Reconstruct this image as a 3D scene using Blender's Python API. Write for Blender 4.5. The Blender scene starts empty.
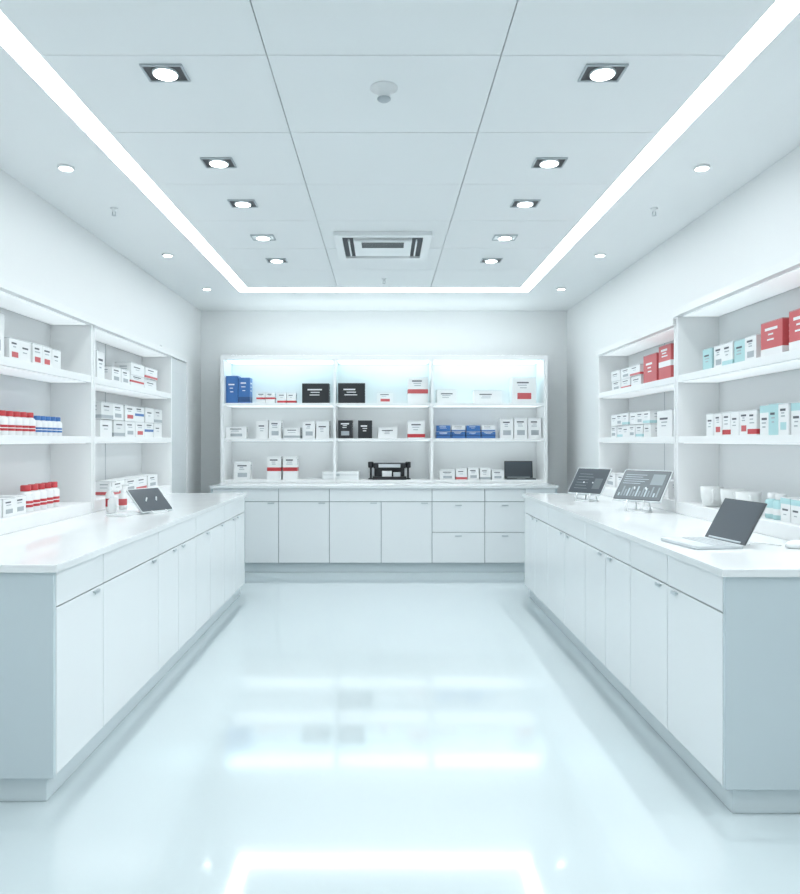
import bpy, math, random
from mathutils import Matrix, Vector
random.seed(7)
S=bpy.context.scene
try:
    S.view_settings.view_transform='Standard'
    S.view_settings.look='None'
except Exception: pass
H=1.4; F=725.0
W=2.21; YB=8.75; YN=-1.6; ZC=2.97
CT=0.925
# ---------------------------------------------------------------- materials
def mat(name,col,rough=0.5,metal=0.0,emit=0.0,coat=0.0,noise=0.0,spec=0.5,nscale=6,crough=.05):
    m=bpy.data.materials.new(name); m.use_nodes=True
    nt=m.node_tree; b=nt.nodes['Principled BSDF']
    c=(col[0],col[1],col[2],1)
    b.inputs['Base Color'].default_value=c
    b.inputs['Roughness'].default_value=rough
    b.inputs['Metallic'].default_value=metal
    b.inputs['Specular IOR Level'].default_value=spec
    if coat: b.inputs['Coat Weight'].default_value=coat; b.inputs['Coat Roughness'].default_value=crough
    if emit:
        b.inputs['Emission Color'].default_value=c
        b.inputs['Emission Strength'].default_value=emit
    if noise:
        n=nt.nodes.new('ShaderNodeTexNoise'); n.inputs['Scale'].default_value=nscale
        tc=nt.nodes.new('ShaderNodeTexCoord')
        nt.links.new(tc.outputs['Object'],n.inputs['Vector'])
        mp=nt.nodes.new('ShaderNodeMapRange')
        mp.inputs['To Min'].default_value=max(0,rough-noise); mp.inputs['To Max'].default_value=rough+noise
        nt.links.new(n.outputs['Fac'],mp.inputs['Value'])
        nt.links.new(mp.outputs['Result'],b.inputs['Roughness'])
    return m
M={}
def mk(k,*a,**kw): M[k]=mat(k,*a,**kw)
mk('wall_paint',(0.86,0.88,0.885),0.6,noise=0.05)
mk('ceil_paint',(0.85,0.88,0.89),0.7,noise=0.05)
mk('ceil_gap',(0.38,0.42,0.44),0.8)
mk('floor_gloss',(0.555,0.635,0.66),0.085,noise=0.015,nscale=1.5,spec=0.75,coat=0.5,crough=.04)
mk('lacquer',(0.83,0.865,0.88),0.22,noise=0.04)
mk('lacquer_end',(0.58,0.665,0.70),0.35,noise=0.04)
mk('counter_top',(0.82,0.85,0.86),0.10,noise=0.03,spec=.7)
mk('carcass',(0.26,0.31,0.34),0.5)
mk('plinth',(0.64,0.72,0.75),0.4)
mk('shelf_white',(0.87,0.885,0.89),0.4,noise=0.04)
mk('shelf_back',(0.80,0.82,0.83),0.5,noise=0.04)
mk('led',(0.94,0.985,1.0),0.5,emit=10)
mk('fill_glow_top',(0.88,0.975,1.0),0.5,emit=5)  # added fill glow, hidden from view, brightens the back wall
mk('led_soft',(0.72,0.95,1.0),0.5,emit=2.3)
mk('fill_glow_under',(0.90,0.98,1.0),0.5,emit=0.75)  # added fill glow for the back shelves, not a real fitting
mk('fill_glow_under_dim',(0.93,0.98,1.0),0.5,emit=0.35)  # weaker added glow to lift the side shelf interiors
mk('lamp_face',(0.95,0.985,1.0),0.5,emit=12)
mk('lamp_frame',(0.05,0.055,0.06),0.4)
mk('metal',(0.55,0.60,0.62),0.3,metal=0.9)
mk('metal_dark',(0.10,0.11,0.12),0.35,metal=0.6)
mk('silver',(0.62,0.66,0.68),0.4,metal=0.3)
mk('plastic_white',(0.84,0.87,0.88),0.3)
mk('plastic_grey',(0.45,0.50,0.53),0.4)
mk('screen',(0.06,0.075,0.09),0.35)
mk('screen_lit',(0.13,0.155,0.17),0.35)
mk('screen_ui',(0.45,0.53,0.57),0.4)
mk('screen_dim',(0.26,0.31,0.33),0.4)
mk('black',(0.02,0.022,0.026),0.35)
mk('white',(0.85,0.865,0.87),0.45)
mk('cream',(0.76,0.78,0.78),0.45)
mk('red',(0.54,0.045,0.055),0.4)
mk('coral',(0.60,0.11,0.12),0.4)
mk('blue',(0.05,0.17,0.45),0.4)
mk('navy',(0.03,0.09,0.24),0.4)
mk('teal',(0.45,0.69,0.71),0.4)
mk('ink',(0.11,0.12,0.14),0.6)
mk('ink_light',(0.42,0.46,0.49),0.6)
mk('key',(0.60,0.65,0.67),0.5)
mk('slot',(0.07,0.08,0.09),0.6)

# ---------------------------------------------------------------- mesh builder
class MB:
    def __init__(s): s.v=[];s.f=[];s.mi=[];s.sm=[];s.m=[];s.T=Matrix.Identity(4)
    def _m(s,k):
        if k not in s.m: s.m.append(k)
        return s.m.index(k)
    def add(s,vs,fs,k,smooth=False):
        o=len(s.v)
        for p in vs: s.v.append(tuple(s.T@Vector(p)))
        mi=s._m(k)
        for f in fs:
            s.f.append([i+o for i in f]); s.mi.append(mi); s.sm.append(smooth)
    def box(s,x0,x1,y0,y1,z0,z1,k):
        if x0>x1:x0,x1=x1,x0
        if y0>y1:y0,y1=y1,y0
        vs=[(x0,y0,z0),(x1,y0,z0),(x1,y1,z0),(x0,y1,z0),(x0,y0,z1),(x1,y0,z1),(x1,y1,z1),(x0,y1,z1)]
        fs=[(0,3,2,1),(4,5,6,7),(0,1,5,4),(1,2,6,5),(2,3,7,6),(3,0,4,7)]
        s.add(vs,fs,k)
    def rbox(s,x0,x1,y0,y1,z0,z1,r,k,seg=5):
        pts=[]
        for cx,cy,a0 in((x1-r,y1-r,0),(x0+r,y1-r,90),(x0+r,y0+r,180),(x1-r,y0+r,270)):
            for i in range(seg+1):
                a=math.radians(a0+90*i/seg); pts.append((cx+r*math.cos(a),cy+r*math.sin(a)))
        n=len(pts)
        vs=[(p[0],p[1],z0) for p in pts]+[(p[0],p[1],z1) for p in pts]
        fs=[tuple(range(n-1,-1,-1)),tuple(range(n,2*n))]+[(i,(i+1)%n,n+(i+1)%n,n+i) for i in range(n)]
        s.add(vs,fs,k)
    def lathe(s,cx,cy,prof,k,seg=20,smooth=True):
        vs=[];fs=[]
        for r,z in prof:
            for i in range(seg):
                a=2*math.pi*i/seg; vs.append((cx+r*math.cos(a),cy+r*math.sin(a),z))
        for j in range(len(prof)-1):
            for i in range(seg):
                a=j*seg+i;b=j*seg+(i+1)%seg; fs.append((a,b,b+seg,a+seg))
        s.add(vs,fs,k,smooth)
        n=len(prof)
        if prof[0][0]>0: s.add([vs[i] for i in range(seg)],[tuple(range(seg-1,-1,-1))],k)
        if prof[-1][0]>0: s.add([vs[(n-1)*seg+i] for i in range(seg)],[tuple(range(seg))],k)
    def tube(s,pts,r,k,seg=8):
        pts=[Vector(p) for p in pts]; vs=[];fs=[]
        for i,p in enumerate(pts):
            d=(pts[min(i+1,len(pts)-1)]-pts[max(i-1,0)]).normalized()
            u=d.orthogonal().normalized() if i==0 else (u-d*u.dot(d)).normalized()
            w=d.cross(u)
            for j in range(seg):
                a=2*math.pi*j/seg; vs.append(tuple(p+u*r*math.cos(a)+w*r*math.sin(a)))
        for i in range(len(pts)-1):
            for j in range(seg):
                a=i*seg+j;b=i*seg+(j+1)%seg; fs.append((a,b,b+seg,a+seg))
        fs.append(tuple(range(seg-1,-1,-1))); fs.append(tuple(range((len(pts)-1)*seg,len(pts)*seg)))
        s.add(vs,fs,k,True)
    def make(s,name,bevel=0.0,parent=None):
        me=bpy.data.meshes.new(name); me.from_pydata(s.v,[],s.f)
        for k in s.m: me.materials.append(M[k])
        me.polygons.foreach_set('material_index',s.mi)
        me.polygons.foreach_set('use_smooth',s.sm)
        me.update()
        ob=bpy.data.objects.new(name,me); S.collection.objects.link(ob)
        if bevel:
            b=ob.modifiers.new('bevel','BEVEL'); b.width=bevel; b.segments=2; b.limit_method='ANGLE'
        if parent: ob.parent=parent
        return ob
def R(x,y,z,deg): return Matrix.Translation((x,y,z))@Matrix.Rotation(math.radians(deg),4,'Z')

# ---------------------------------------------------------------- room shell
def solo(name,x0,x1,y0,y1,z0,z1,k,bevel=0):
    b=MB(); b.box(x0,x1,y0,y1,z0,z1,k); return b.make(name,bevel)
solo('floor',-W-.1,W+.1,YN-.1,YB+.1,-.1,0,'floor_gloss')
solo('wall_left',-W-.1,-W,YN,YB,0,ZC+.08,'wall_paint')
solo('wall_right',W,W+.1,YN,YB,0,ZC+.08,'wall_paint')
solo('wall_back',-W-.1,W+.1,YB,YB+.1,0,ZC+.08,'wall_paint')
solo('wall_front',-W-.1,W+.1,YN-.1,YN,0,ZC+.08,'wall_paint')
SI,SO=1.40,1.52       # LED channel inner/outer X
CF0,CF1=7.44,7.64     # far leg
CN0,CN1=-0.9,-0.78
b=MB()
b.box(-W,W,YN,YB,ZC+.022,ZC+.08,'ceil_gap')
for s in(-1,1): b.box(s*SO,s*W,YN,YB,ZC,ZC+.022,'ceil_paint')
b.box(-SO,SO,CF1,YB,ZC,ZC+.022,'ceil_paint')
b.box(-SO,SO,YN,CN0,ZC,ZC+.022,'ceil_paint')
ys=[CN1]; y=-0.01
while y<CF0-.1: ys.append(y); y+=0.74
ys.append(CF0)
xs=[-SI,-.477,.477,SI]; g=.0022
for i in range(3):
    for j in range(len(ys)-1):
        b.box(xs[i]+(g if i else 0),xs[i+1]-(g if i<2 else 0),ys[j]+g,ys[j+1]-g,ZC,ZC+.022,'ceil_paint')
b.make('ceiling')
b=MB()
z0,z1=ZC+.004,ZC+.02
for s in(-1,1): b.box(s*(SI+.001),s*(SO-.001),CN0,CF1-.001,z0,z1,'led')
b.box(-SI,SI,CF0+.06,CF1-.001,z0,z1,'led'); b.box(-SI,SI,CN0+.001,CN1-.001,z0,z1,'led')
b.box(-SI,SI,CF0+.001,CF0+.059,z0+.008,z1,'ceil_paint')
b.make('led_strip_light')

# door on left wall
b=MB()
b.box(-W+.001,-W+.03,7.12,7.19,0,2.34,'shelf_white'); b.box(-W+.001,-W+.03,8.05,8.12,0,2.34,'shelf_white')
b.box(-W+.001,-W+.03,7.19,8.05,2.27,2.34,'shelf_white')
b.box(-W+.001,-W+.014,7.194,8.046,0.005,2.266,'lacquer')
b.box(-W+.014,-W+.018,7.30,7.94,1.15,2.12,'lacquer'); b.box(-W+.014,-W+.018,7.30,7.94,.2,1.0,'lacquer')
b.box(-W+.014,-W+.05,7.25,7.27,.98,1.10,'metal'); 
b.make('door_1',.002)
solo('baseboard_left',-W+.001,-W+.014,6.72,7.11,0,.09,'shelf_white')
solo('baseboard_right',W-.014,W-.001,6.72,8.7,0,.09,'shelf_white')
solo('baseboard_back',-W+.02,W-.02,YB-.014,YB-.001,0,.09,'shelf_white')

# ---------------------------------------------------------------- ceiling fixtures
def square_light(x,y,dark=True):
    b=MB(); w,d=.088,.070; z=ZC-.001
    fr='lamp_frame' if dark else 'plastic_white'
    b.box(x-w,x+w,y-d,y-d+.008,z-.008,z,'plastic_grey'); b.box(x-w,x+w,y+d-.008,y+d,z-.008,z,'plastic_grey')
    b.box(x-w,x-w+.008,y-d+.008,y+d-.008,z-.008,z,'plastic_grey'); b.box(x+w-.008,x+w,y-d+.008,y+d-.008,z-.008,z,'plastic_grey')
    b.box(x-w+.008,x+w-.008,y-d+.008,y+d-.008,z-.003,z,fr)
    b.lathe(x,y,[(.056,z-.003),(.056,z-.008),(.052,z-.011),(.050,z-.0115)],'metal',28)
    b.lathe(x,y,[(.050,z-.0115),(.049,z-.013)],'lamp_face',28)
    b.make('square_downlight')
    l=bpy.data.lights.new('downlight_bulb','SPOT'); l.energy=12; l.spot_size=math.radians(130); l.spot_blend=.8; l.shadow_soft_size=.06; l.color=(.95,.985,1)
    o=bpy.data.objects.new('downlight_bulb',l); o.location=(x,y,z-.03); S.collection.objects.link(o)
for yy in(3.085,4.08,4.78,5.58,6.29,2.3,1.5,.6):
    for sx in(-.93,.93): square_light(sx,yy,yy!=5.58)
def round_light(x,y,e=5,tilt=0,fwd=0):
    b=MB(); z=ZC-.001
    b.lathe(x,y,[(.045,z),(.047,z-.006),(.040,z-.012)],'plastic_white',24)
    b.lathe(x,y,[(.036,z-.012),(.035,z-.014)],'lamp_face',24)
    b.make('round_downlight')
    l=bpy.data.lights.new('downlight_bulb','SPOT'); l.energy=e; l.spot_size=math.radians(100); l.spot_blend=.7; l.shadow_soft_size=.035; l.color=(.95,.985,1)
    o=bpy.data.objects.new('downlight_bulb',l); o.location=(x,y,z-.03); o.rotation_euler=(math.radians(fwd),math.radians(tilt),0); S.collection.objects.link(o)
for yy in(4.15,6.1,2.6,1.2): 
    round_light(-1.82,yy,10,-35); round_light(1.82,yy,62,35)
for s in(-1,1): round_light(s*1.82,7.45,8,-s*-28)
def sprinkler(x,y,sc=1.0,name='ceiling_sprinkler'):
    b=MB(); z=ZC-.001
    b.lathe(x,y,[(.030*sc,z),(.030*sc,z-.006*sc),(.010*sc,z-.010*sc),(.010*sc,z-.035*sc),(.006*sc,z-.04*sc)],'plastic_white',20)
    b.tube([(x-.012*sc,y,z-.03*sc),(x-.014*sc,y,z-.05*sc),(x,y,z-.062*sc),(x+.014*sc,y,z-.05*sc),(x+.012*sc,y,z-.03*sc)],.003*sc,'metal',6)
    b.lathe(x,y,[(.018*sc,z-.060*sc),(.019*sc,z-.064*sc)],'metal',16)
    b.make(name)
sprinkler(-1.82,4.885,.8); sprinkler(1.82,4.885,.8)
sprinkler(0,7.0,.8)
b=MB(); z=ZC-.001
b.lathe(0,3.22,[(.060,z),(.060,z-.007),(.030,z-.013),(.024,z-.045),(.018,z-.052)],'plastic_white',32)
b.lathe(0,3.22,[(.030,z-.048),(.030,z-.053),(.020,z-.060),(.004,z-.062)],'plastic_grey',28)
b.make('smoke_detector')
# cassette AC
b=MB(); cx,cy,w=-.01,5.8,.37; z=ZC-.001
for (x0,x1,y0,y1) in((-w,w,-w,-w+.06),(-w,w,w-.06,w),(-w,-w+.06,-w+.06,w-.06),(w-.06,w,-w+.06,w-.06)):
    b.box(cx+x0,cx+x1,cy+y0,cy+y1,z-.03,z,'plastic_white')
b.box(cx-w+.06,cx+w-.06,cy-w+.06,cy+w-.06,z-.012,z,'slot')
q=.225
b.box(cx-q,cx+q,cy-q,cy+q,z-.034,z-.012,'plastic_white')
for i in range(5):
    yy=cy-q+.035+i*.032; b.box(cx-q+.06,cx+q-.06,yy,yy+.020,z-.0365,z-.034,'slot')
for s in(-1,1):
    b.box(cx-q,cx+q,cy+s*(q+.03),cy+s*(q+.042),z-.036,z-.018,'plastic_white')
    b.box(cx+s*(q+.03),cx+s*(q+.042),cy-q,cy+q,z-.036,z-.018,'plastic_white')
b.make('ceiling_air_conditioner',.003)

# ---------------------------------------------------------------- side counters
SB=CT-.030
def handle(b,x,y,z,s,l=.055):
    b.box(x,x-s*.010,y-l/2,y+l/2,z-.004,z+.002,'metal')
    b.box(x-s*.010,x-s*.013,y-l/2,y+l/2,z-.012,z+.002,'metal')
def side_counter(s,cuts,drawers,hs):
    y0,y1=cuts[0],cuts[-1]
    b=MB()
    b.box(s*1.292,s*(W-.003),y0+.02,y1-.02,.10,SB-.001,'carcass')
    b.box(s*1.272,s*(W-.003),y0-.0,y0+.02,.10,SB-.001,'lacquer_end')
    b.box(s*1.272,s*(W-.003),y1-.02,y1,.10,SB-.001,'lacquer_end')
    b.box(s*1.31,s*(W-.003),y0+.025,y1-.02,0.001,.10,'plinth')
    for i in range(len(drawers)-1):
        b.box(s*1.27,s*1.291,drawers[i]+(.021 if i==0 else .0025),drawers[i+1]-(.021 if i==len(drawers)-2 else .0025),.758,SB-.005,'lacquer')
    for i in range(len(cuts)-1):
        a=cuts[i]+(.021 if i==0 else .0025); c=cuts[i+1]-(.021 if i==len(cuts)-2 else .0025)
        b.box(s*1.27,s*1.291,a,c,.106,.752,'lacquer')
        hy = a+.09 if hs[i%len(hs)] else c-.09
        handle(b,s*1.27,hy,.742,s)
    b.box(s*1.252,s*(W-.003),y0-.014,y1+.01,SB,CT,'counter_top')
    return b.make('display_counter',.0015)
side_counter(-1,[2.79,3.28,4.08,4.48,4.90,5.30,5.78,6.20,6.62],[2.79,3.28,4.08,4.90,5.78,6.62],[0,0,0,1])
side_counter(1,[2.70,3.25,3.74,4.16,4.58,5.10,5.62,6.10,6.56],[2.70,3.25,3.74,4.58,5.62,6.56],[0,1,0,1])

# ---------------------------------------------------------------- side shelving
XF=1.93
Z1,Z2,ZT=1.43,1.83,2.21
ZP=1.0
def side_shelf(s,y0,y1,zt,xf,zb=CT):
    b=MB(); xb=W-.003
    b.box(s*(xb-.012),s*xb,y0,y1,zb+.001,zt-.001,'shelf_back')
    for y in (y0,y1-.03): b.box(s*xf,s*(xb-.012),y,y+.03,zb+.001,zt-.045,'shelf_white')
    a,c=y0+.03,y1-.03
    b.box(s*(xf-.02),s*xb,y0-.006,y1+.006,zt-.045,zt,'shelf_white')
    for z,t in((Z2,.045),(Z1,.042),(ZP,.074)):
        b.box(s*(xf+.003),s*(xb-.012),a,c,z-t,z,'shelf_white')
    for zz in(zt-.045,Z2-.045,Z1-.042): b.box(s*(xf+.03),s*(xb-.03),a+.02,c-.02,zz-.004,zz,'fill_glow_under_dim')  # added glowing undersides that brighten the bays, no lamps there
    ym=(a+c)/2
    b.box(s*(xb-.014),s*(xb-.012),ym-.003,ym+.003,ZP,zt-.045,'ink_light')
    return b.make('shelving_unit',.0015)
side_shelf(-1,4.82,6.60,ZT,XF); side_shelf(-1,2.85,4.80,ZT,XF-.005)
side_shelf(1,4.80,6.54,ZT,XF); side_shelf(1,2.85,4.78,ZT+.05,XF-.005)

# ---------------------------------------------------------------- back counter + shelving
YC=7.70; YS=8.20
b=MB()
BW=1.84
b.box(-BW+.02,BW-.02,YC+.022,YB-.02,.10,SB-.001,'carcass')
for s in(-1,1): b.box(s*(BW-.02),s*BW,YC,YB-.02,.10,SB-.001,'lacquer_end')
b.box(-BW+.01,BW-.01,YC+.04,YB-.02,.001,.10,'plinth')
def front(x0,x1,z0,z1,h=True,dr=False):
    b.box(x0+.003,x1-.003,YC,YC+.021,z0,z1,'lacquer')
    if h:
        hx0=(x0+x1)/2 if dr else x1-.08
        zz=z1-.03 if dr else z1-.008
        b.box(hx0-.035,hx0+.035,YC-.011,YC,zz-.003,zz+.002,'metal'); b.box(hx0-.035,hx0+.035,YC-.014,YC-.011,zz-.010,zz+.002,'metal')
c=[-BW+.02,-1.48,-1.12,-.58,-.03,.51,1.07,1.50,BW-.02]
tops=[-BW+.02,-1.12,-.58,.51,1.07,1.50,BW-.02]
for i in range(len(tops)-1): front(tops[i],tops[i+1],.758,SB-.005,False)
for i in range(5): front(c[i],c[i+1],.106,.752)
for i in(5,6,7):
    front(c[i],c[i+1],.433,.752,True,True); front(c[i],c[i+1],.106,.427,True,True)
b.box(-BW-.01,BW+.01,YC-.02,YB-.02,SB,CT,'counter_top')
b.make('cabinet_counter',.0015)

ZBT=2.37
b=MB()
V=[-1.85,-.56,.545,1.85]
b.box(-1.85,1.85,YS+.42,YS+.44,CT+.001,ZBT,'shelf_back')
b.box(-1.85,1.85,YS,YS+.42,ZBT-.05,ZBT,'shelf_white')
b.box(-1.85,-1.81,YS,YS+.42,CT+.001,ZBT-.05,'shelf_white'); b.box(1.81,1.85,YS,YS+.42,CT+.001,ZBT-.05,'shelf_white')
for v in V[1:3]: b.box(v-.014,v+.014,YS+.005,YS+.42,CT+.001,ZBT-.05,'shelf_white')
ed=[(-1.81,V[1]-.014),(V[1]+.014,V[2]-.014),(V[2]+.014,1.81)]
for a,cc in ed:
    for z in(Z2,Z1):
        b.box(a,cc,YS+.003,YS+.42,z-.028,z,'shelf_white')
        b.box(a+.02,cc-.02,YS+.05,YS+.40,z-.032,z-.028,'fill_glow_under')  # added glow panel below the board, lightens the bay
    b.box(a,cc,YS+.03,YS+.42,CT+.001,CT+.03,'shelf_white')
    b.box(a+.02,cc-.02,YS+.06,YS+.40,ZBT-.058,ZBT-.05,'led_soft')
b.box(-1.75,1.75,YS+.10,YS+.20,ZBT,ZBT+.012,'fill_glow_top')  # unseen glow strip added on top to fill the wall behind
b.make('shelving_unit',.0015)
ZB0=CT+.03

# ---------------------------------------------------------------- products
def carton(b,T,w,d,h,body,acc,style,near=1):
    """carton in local frame: front = -Y, x centred; near = which x-side also gets print"""
    old=b.T; b.T=T
    b.box(-w/2,w/2,0,d,0,h,body)
    e=.0008
    light=body in('white','cream','teal')
    ink='ink' if light else 'white'; ink2='ink_light' if light else 'white'
    if style=='band': b.box(-w/2-e,w/2+e,-e,d+e,h*.05,h*.25,acc); t0,t1=.42,.86
    elif style=='top': b.box(-w/2-e,w/2+e,-e,d+e,h*.74,h*.97,acc); t0,t1=.2,.6
    elif style=='mid': b.box(-w/2-e,w/2+e,-e,d+e,h*.38,h*.54,acc); t0,t1=.64,.9
    elif style=='square': b.box(-w*.28,w*.30,-e,0,h*.16,h*.40,acc); t0,t1=.55,.85
    else: t0,t1=.35,.75
    n=3 if h>.13 else 2
    for i in range(n):
        z=h*(t0+(t1-t0)*(i+.5)/n); t=min(.0045,h*.022)*(1.7 if i==n-1 else 1)
        ln=w*(.30 if i==n-1 else random.uniform(.14,.28))
        b.box(-ln,ln*random.uniform(.4,.95),-e*1.5,0,z-t,z+t,ink if i==n-1 else ink2)
        dn=d*.25
        b.box(near*(w/2),near*(w/2+e*1.5),d*.5-dn,d*.5+dn*.8,z-t,z+t,ink2)
    b.box(-w/2-e*.6,w/2+e*.6,-e*.6,d+e*.6,h-.004,h-.0025,'ink_light')
    b.T=old
def bottle(b,T,r,h,body,cap,lab=None):
    old=b.T; b.T=T
    hc=h*.22
    b.lathe(0,0,[(r*.92,0),(r,h*.03),(r,h*.66),(r*.9,h*.72),(r*.62,h*.77),(r*.6,h-hc+.001)],body,18)
    b.lathe(0,0,[(r*.72,h-hc),(r*.72,h-.004),(r*.65,h)],cap,18)
    b.lathe(0,0,[(r*1.01,h*.18),(r*1.01,h*.42)],lab or cap,18)
    b.lathe(0,0,[(r*1.02,h*.28),(r*1.02,h*.32)],'ink_light' if lab=='white' else 'white',18)
    b.T=old

def back_row(items,z,name):
    for it in items:
        p0,p1,h,body,acc,style=it[:6]; n=it[6] if len(it)>6 else 1
        b=MB(); yy=YS+.07
        x0,x1=(p0-384)/87.6,(p1-384)/87.6
        w=(x1-x0)/n
        for i in range(n):
            xc=x0+w*(i+.5); ww=w*(.94 if n>1 else 1)
            carton(b,R(xc,yy+random.uniform(0,.02),z+.001,random.uniform(-3,3) if n==1 else 0),ww,min(.16,ww*1.0+.02),h*random.uniform(.97,1.03),body,acc,style)
        b.make(it[7] if len(it)>7 else name)
back_row([(226,238,.31,'blue','white','plain'),(238.5,250,.30,'blue','navy','band'),
 (256,275,.12,'white','red','mid',2),(277,296,.12,'white','red','band',2),
 (302,329,.23,'black','black','plain'),(338,365,.23,'black','black','plain'),
 (377,393,.13,'white','coral','square'),(408,428,.29,'white','coral','mid'),
 (437,457,.16,'white','ink_light','plain'),(474,502,.15,'white','ink_light','plain'),
 (512,536,.30,'white','coral','square')],Z2,'product_carton')
back_row([(226,246,.13,'white','ink_light','square'),(256,268,.21,'white','ink_light','plain'),(269,281,.21,'white','ink_light','square'),
 (284,300,.12,'white','ink_light','band'),(303,315,.20,'white','ink_light','square'),(316,329,.20,'white','ink_light','plain'),
 (338,352,.21,'black','ink_light','square'),(358,372,.21,'black','ink_light','plain'),
 (378,397,.13,'white','ink_light','plain'),(408,425,.20,'white','red','band'),
 (436,496,.075,'blue','navy','mid',4),(500,542,.23,'white','ink_light','square',3)],Z1,'product_carton')
b=MB()
for i in range(4):
    x0=(436-384)/87.6+i*.171
    carton(b,R(x0+.085,YS+.075,Z1+.079,0),.155,.13,.07,'white' if i%2 else 'blue','blue','band')
b.make('product_carton_pile')
back_row([(234,250,.20,'white','ink_light','square'),(440,455,.11,'white','ink_light','square'),(456,467,.13,'white','coral','band'),
 (468,479,.13,'white','ink_light','square'),(480,491,.13,'white','ink_light','band'),(492,504,.11,'white','ink_light','square')],ZB0,'product_carton')
back_row([(267,281,.26,'white','red','mid'),(283,297,.26,'white','red','mid')],ZB0,'supplement_box')
b=MB(); x0,x1=(322-384)/87.6,(359-384)/87.6
b.rbox(x0,x1,YS+.08,YS+.32,ZB0+.001,ZB0+.055,.02,'plastic_white'); b.rbox(x0,x1,YS+.08,YS+.32,ZB0+.06,ZB0+.095,.02,'plastic_white')
b.rbox(x0+.01,x1-.01,YS+.09,YS+.31,ZB0+.05,ZB0+.065,.02,'plastic_grey')
b.box(x0+.15,x0+.20,YS+.075,YS+.082,ZB0+.045,ZB0+.07,'metal'); b.make('instrument_case')
# coffee machine : base tray, two side columns, head and silver front
b=MB(); x0,x1=(368-384)/87.6,(411-384)/87.6; y=YS+.09; z=ZB0+.001
b.rbox(x0+.05,x1-.05,y,y+.24,z,z+.035,.015,'black')
b.rbox(x0+.07,x1-.07,y+.10,y+.22,z+.035,z+.15,.02,'black')
b.rbox(x0+.06,x1-.06,y+.02,y+.22,z+.13,z+.19,.015,'black')
b.box(x0+.12,x1-.12,y+.015,y+.02,z+.14,z+.18,'silver')
b.rbox(x0+.16,x1-.22,y+.03,y+.09,z+.035,z+.10,.01,'plastic_white'); b.rbox(x0+.29,x1-.12,y+.03,y+.09,z+.035,z+.085,.01,'silver')
for xx in(x0+.03,x1-.03):
    b.lathe(xx,y+.1,[(.03,z),(.03,z+.012),(.012,z+.02),(.012,z+.13),(.032,z+.14),(.032,z+.20),(.02,z+.205)],'black',18)
b.tube([(x0+.03,y+.1,z+.165),(x0+.10,y+.11,z+.165)],.012,'metal_dark',10); b.tube([(x1-.10,y+.11,z+.165),(x1-.03,y+.1,z+.165)],.012,'metal_dark',10)
b.make('coffee_machine',.002)
def laptop(name,T,w,d,lidang,base='plastic_white',frame='metal_dark',lidh=None,ui=False):
    """hinge at local y=0 (x centred), base extends to -Y, lid rises & leans to +Y"""
    b=MB(); b.T=T; lidh=lidh or d
    b.rbox(-w/2,w/2,-d,0,.001,.006,.012,'plastic_grey')
    b.rbox(-w/2,w/2,-d,0,.006,.015,.012,base)
    b.rbox(-w*.44,w*.44,-d*.58,-d*.08,.015,.0156,.004,'plastic_grey')
    for r in range(4):
        for i in range(11):
            x=-w*.43+i*w*.079; yy=-d*.55+r*d*.112
            b.box(x,x+w*.062,yy,yy+d*.085,.0156,.017,base if base!='black' else 'metal_dark')
    b.rbox(-w*.14,w*.14,-d*.94,-d*.64,.015,.0156,.006,'key')
    b.T=T@Matrix.Translation((0,0,.012))@Matrix.Rotation(math.radians(-lidang),4,'X')
    b.box(-w/2,w/2,-.003,.004,.004,lidh,frame)
    b.box(-w/2,w/2,.004,.007,.004,lidh,base)
    b.box(-w/2+.008,w/2-.008,-.0036,-.003,.014,lidh-.008,'screen')
    b.T=b.T@Matrix.Rotation(math.radians(90),4,'Y')
    b.lathe(-.010,.0,[(.006,-w*.4),(.006,w*.4)],'plastic_grey',10)
    return b.make(name)
laptop('notebook_computer',R((522-384)/87.6,YS+.28,ZB0,0),.33,.2,8,base='black',frame='black',lidh=.20)
laptop('laptop_computer',R(1.565,3.34,CT,-82),.30,.23,30,base='silver',lidh=.215)

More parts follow.
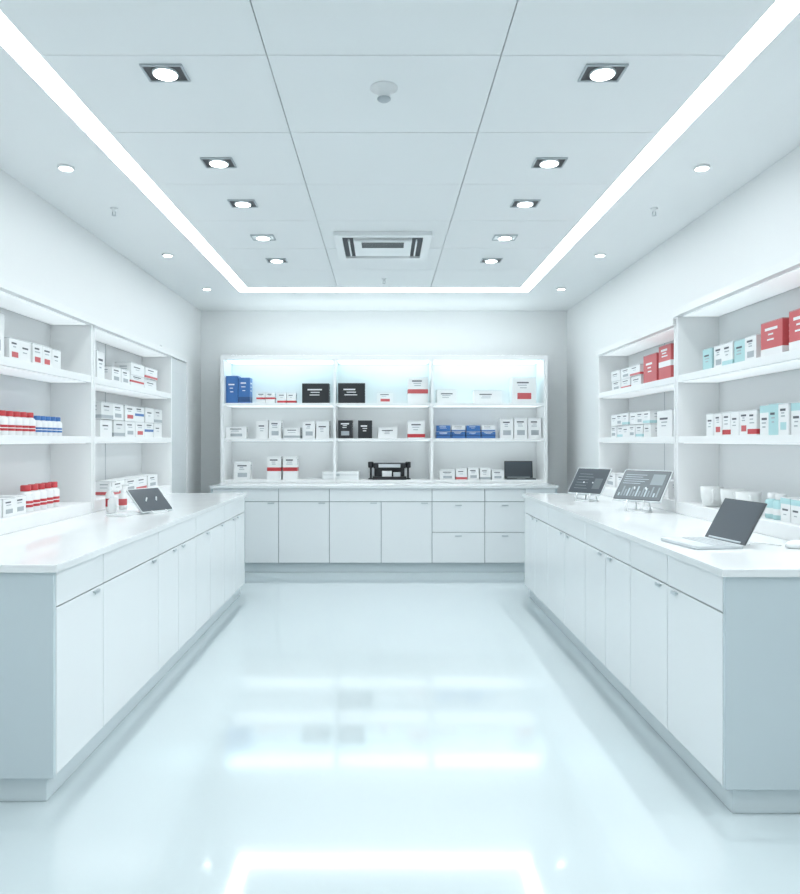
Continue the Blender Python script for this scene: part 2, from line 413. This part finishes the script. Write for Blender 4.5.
def tablet(name,T,w,h,tilt,lift,mode):
    b=MB(); b.T=T
    b.rbox(-.07,.07,-.03,.10,.001,.010,.02,'plastic_white')
    b.tube([(-.05,.09,.010),(-.05,.095,.03),(-.045,.06,lift+.06),(-.04,.035+.02,lift+.09)],.005,'plastic_white',8)
    b.tube([(.05,.09,.010),(.05,.095,.03),(.045,.06,lift+.06),(.04,.035+.02,lift+.09)],.005,'plastic_white',8)
    b.tube([(-.06,-.02,.010),(-.06,-.03,lift*.6),(-.06,-.012,lift+.004)],.005,'plastic_white',8)
    b.tube([(.06,-.02,.010),(.06,-.03,lift*.6),(.06,-.012,lift+.004)],.005,'plastic_white',8)
    b.T=T@Matrix.Translation((0,-.01,lift))@Matrix.Rotation(math.radians(90-tilt),4,'X')
    b.rbox(-w/2,w/2,0,h,-.012,.0,.012,'silver'); b.rbox(-w/2+.006,w/2-.006,.006,h-.006,0,.0004,.008,'metal_dark')
    b.rbox(-w/2+.014,w/2-.014,.014,h-.014,0.0004,.0008,.004,'screen' if mode!=2 else 'screen_lit')
    e0,e1=.0008,.0013
    if mode==1:
        for i in range(6): b.box(-w*.36,w*random.uniform(-.15,.1),h*(.2+.11*i),h*(.2+.11*i)+.003,e0,e1,'screen_dim')
        b.box(w*.16,w*.38,h*.2,h*.6,e0,e1,'screen_lit')
    if mode==2:
        for i in range(14):
            bh=h*(.10+.22*abs(math.sin(i*1.3)))
            b.box(-w*.42+i*w*.06,-w*.42+i*w*.06+w*.03,h*.14,h*.14+bh,e0,e1,'screen_ui' if i%3==0 else 'screen_dim')
        for j in range(5): b.box(-w*.42,w*(-.05+.07*(j%3)),h*(.54+.07*j),h*(.54+.07*j)+.004,e0,e1,'screen_ui')
        b.box(w*.15,w*.40,h*.52,h*.86,e0,e1,'screen_dim')
    return b.make(name)
tablet('tablet_on_stand',R(1.58,5.72,CT,-50),.31,.25,38,.06,1)
tablet('tablet_on_stand',R(1.69,4.86,CT,-48),.35,.27,42,.075,2)
tablet('tablet_on_stand',R(-1.50,4.80,CT,60),.27,.21,46,.012,0)
b=MB(); b.T=R(1.83,3.22,CT,-80)@Matrix.Diagonal((.72,1.25,1,1))
b.lathe(0,0,[(.036,.001),(.042,.008),(.040,.018),(.030,.028),(.014,.034),(.001,.035)],'plastic_white',24)
b.make('computer_mouse')
b=MB(); b.tube([(1.66,3.30,CT+.004),(1.70,3.34,CT+.004),(1.75,3.33,CT+.004),(1.79,3.26,CT+.004)],.0022,'plastic_white',6); b.make('mouse_cable')
for (x,y,h,cap) in((-1.86,4.92,.17,'red'),(-1.83,5.08,.14,'coral'),(-1.80,4.80,.12,'plastic_white')):
    b=MB(); b.T=R(x,y,CT+.001,0); r=.028
    b.lathe(0,0,[(r*.9,0),(r,.006),(r,h*.68),(r*.5,h*.8),(r*.4,h*.84)],'white',20)
    b.lathe(0,0,[(r*1.01,h*.18),(r*1.01,h*.5)],cap,20)
    b.lathe(0,0,[(r*.55,h*.82),(r*.55,h*.95),(r*.2,h*.97),(r*.2,h*1.15)],'plastic_white',16)
    b.box(-.006,.045,-.007,.007,h*1.13,h*1.2,'plastic_white')
    b.make('pump_bottle')
b=MB(); b.T=R(-1.66,4.66,CT,75); b.rbox(-.11,.11,-.07,.07,.001,.010,.01,'plastic_white'); b.rbox(-.09,.09,-.055,.055,.010,.0115,.005,'key')
for r_ in range(4):
    for i_ in range(9): b.box(-.088+i_*.0195,-.088+i_*.0195+.016,-.052+r_*.026,-.052+r_*.026+.021,.0115,.014,'plastic_white')
b.make('compact_keyboard')

# side shelf rows ------------------------------------------------------
def side_row(s,px0,px1,z,h,body,acc,style,n=1,stack=1,xo=.05,dep=.13,name='product_carton_row',pal=None):
    X=XF+xo
    d0,d1=F*X/abs(px0-384),F*X/abs(px1-384)
    ya,yb=min(d0,d1),max(d0,d1)
    b=MB(); w=(yb-ya)/n
    rot=-90 if s>0 else 90
    for k in range(stack):
        for i in range(n):
            yc=ya+w*(i+.5); bb,aa=(body,acc); st=style
            if pal:
                e=pal[(i+k)%len(pal)]; bb,aa=e[0],e[1]
                if len(e)>2: st=e[2]
            if style=='bottle':
                r=min(w/2*.94,.045)
                bottle(b,R(s*(X+r),yc,z+.001,0),r,h,bb,aa,None)
                if dep>.14: bottle(b,R(s*(X+r*3.1),yc,z+.001,0),r,h,bb,aa,None)
            else:
                hh=h/stack*random.uniform(.96,.995)
                carton(b,R(s*(X+random.uniform(0,.012)),yc,z+.001+k*(h/stack),rot),w*.93,dep,hh,bb,aa,st,near=(1 if s>0 else -1))
    return b.make(name)
side_row(-1,-14,7,Z2,.24,'white','ink_light','square',1)
side_row(-1,10,62,Z2,.125,'white','red','square',5,pal=[('white','coral','square'),('white','ink_light','plain'),('white','coral','square')])
side_row(-1,-12,38,Z1,.13,'white','red','bottle',7,dep=.15,name='medicine_bottle_row')
side_row(-1,39,64,Z1,.115,'white','blue','bottle',5,dep=.15,name='medicine_bottle_row')
side_row(-1,-10,28,ZP,.10,'white','ink_light','square',3)
side_row(-1,29,62,ZP,.15,'white','red','bottle',5,dep=.12,name='medicine_bottle_row')
side_row(-1,98,106,Z2,.21,'white','ink_light','plain',1)
side_row(-1,112,130,Z2,.12,'white','ink_light','square',2)
side_row(-1,131,158,Z2,.19,'white','red','square',2,2,pal=[('white','red','mid'),('white','ink_light','plain'),('white','coral','band')])
side_row(-1,101,163,Z1,.25,'white','ink_light','square',6,2,pal=[('white','ink_light','plain'),('cream','ink_light','band'),('white','ink_light','square'),('white','coral','square'),('white','blue','mid')])
side_row(-1,112,158,ZP,.11,'white','coral','square',4,pal=[('white','coral','band'),('white','ink_light','square')])
side_row(1,611,640,Z2,.17,'white','coral','band',3,2,pal=[('white','ink_light','plain'),('white','coral','band'),('white','ink_light','square')])
side_row(1,642,656,Z2,.22,'coral','white','plain',1,name='gift_box'); side_row(1,658,671,Z2,.25,'coral','white','mid',1,name='gift_box')
side_row(1,610,650,Z1,.20,'white','ink_light','square',6,2,pal=[('white','ink_light','plain'),('white','teal','band'),('white','ink_light','square')])
side_row(1,655,671,Z1,.19,'white','ink_light','plain',1)
side_row(1,605,668,ZP,.12,'white','ink_light','square',5)
side_row(1,702,756,Z2,.14,'white','teal','band',5,pal=[('white','ink_light','square'),('teal','white','plain'),('white','teal','band')])
side_row(1,759,782,Z2,.19,'coral','white','band',1,name='gift_box'); side_row(1,787,812,Z2,.21,'coral','white','band',1,name='gift_box')
side_row(1,705,756,Z1,.14,'white','red','band',6,pal=[('white','red','band'),('white','coral','square'),('white','ink_light','plain')])
side_row(1,758,812,Z1,.16,'teal','white','top',5,pal=[('teal','white','plain'),('white','teal','top'),('white','teal','square')])
side_row(1,762,778,ZP,.13,'teal','white','bottle',2,name='lotion_bottle_pair')
side_row(1,780,812,ZP,.12,'white','teal','top',3)
for y,x,m_ in((4.42,2.0,'cream'),(4.20,2.02,'cream'),(3.98,2.0,'cream')):
    b=MB(); b.T=R(x,y,ZP+.001,-110)@Matrix.Scale(1.2,4)
    b.lathe(0,0,[(.030,0),(.042,.006),(.052,.05),(.054,.10),(.050,.10),(.047,.05),(.036,.010),(.001,.008)],m_,24)
    b.tube([(.050,0,.085),(.075,0,.082),(.086,0,.055),(.074,0,.028),(.049,0,.025)],.006,m_,8)
    b.make('coffee_mug')

# ---------------------------------------------------------------- world + camera
w=bpy.data.worlds.new('World'); S.world=w; w.use_nodes=True
w.node_tree.nodes['Background'].inputs[0].default_value=(.7,.85,.9,1); w.node_tree.nodes['Background'].inputs[1].default_value=.3
cam=bpy.data.cameras.new('camera'); co=bpy.data.objects.new('camera',cam); S.collection.objects.link(co)
co.location=(0,0,H); co.rotation_euler=(math.radians(90),0,0)
cam.sensor_fit='VERTICAL'; cam.sensor_height=24; cam.lens=F/894*24
cam.shift_x=16/894; cam.shift_y=-6/894; cam.clip_start=.05
S.camera=co
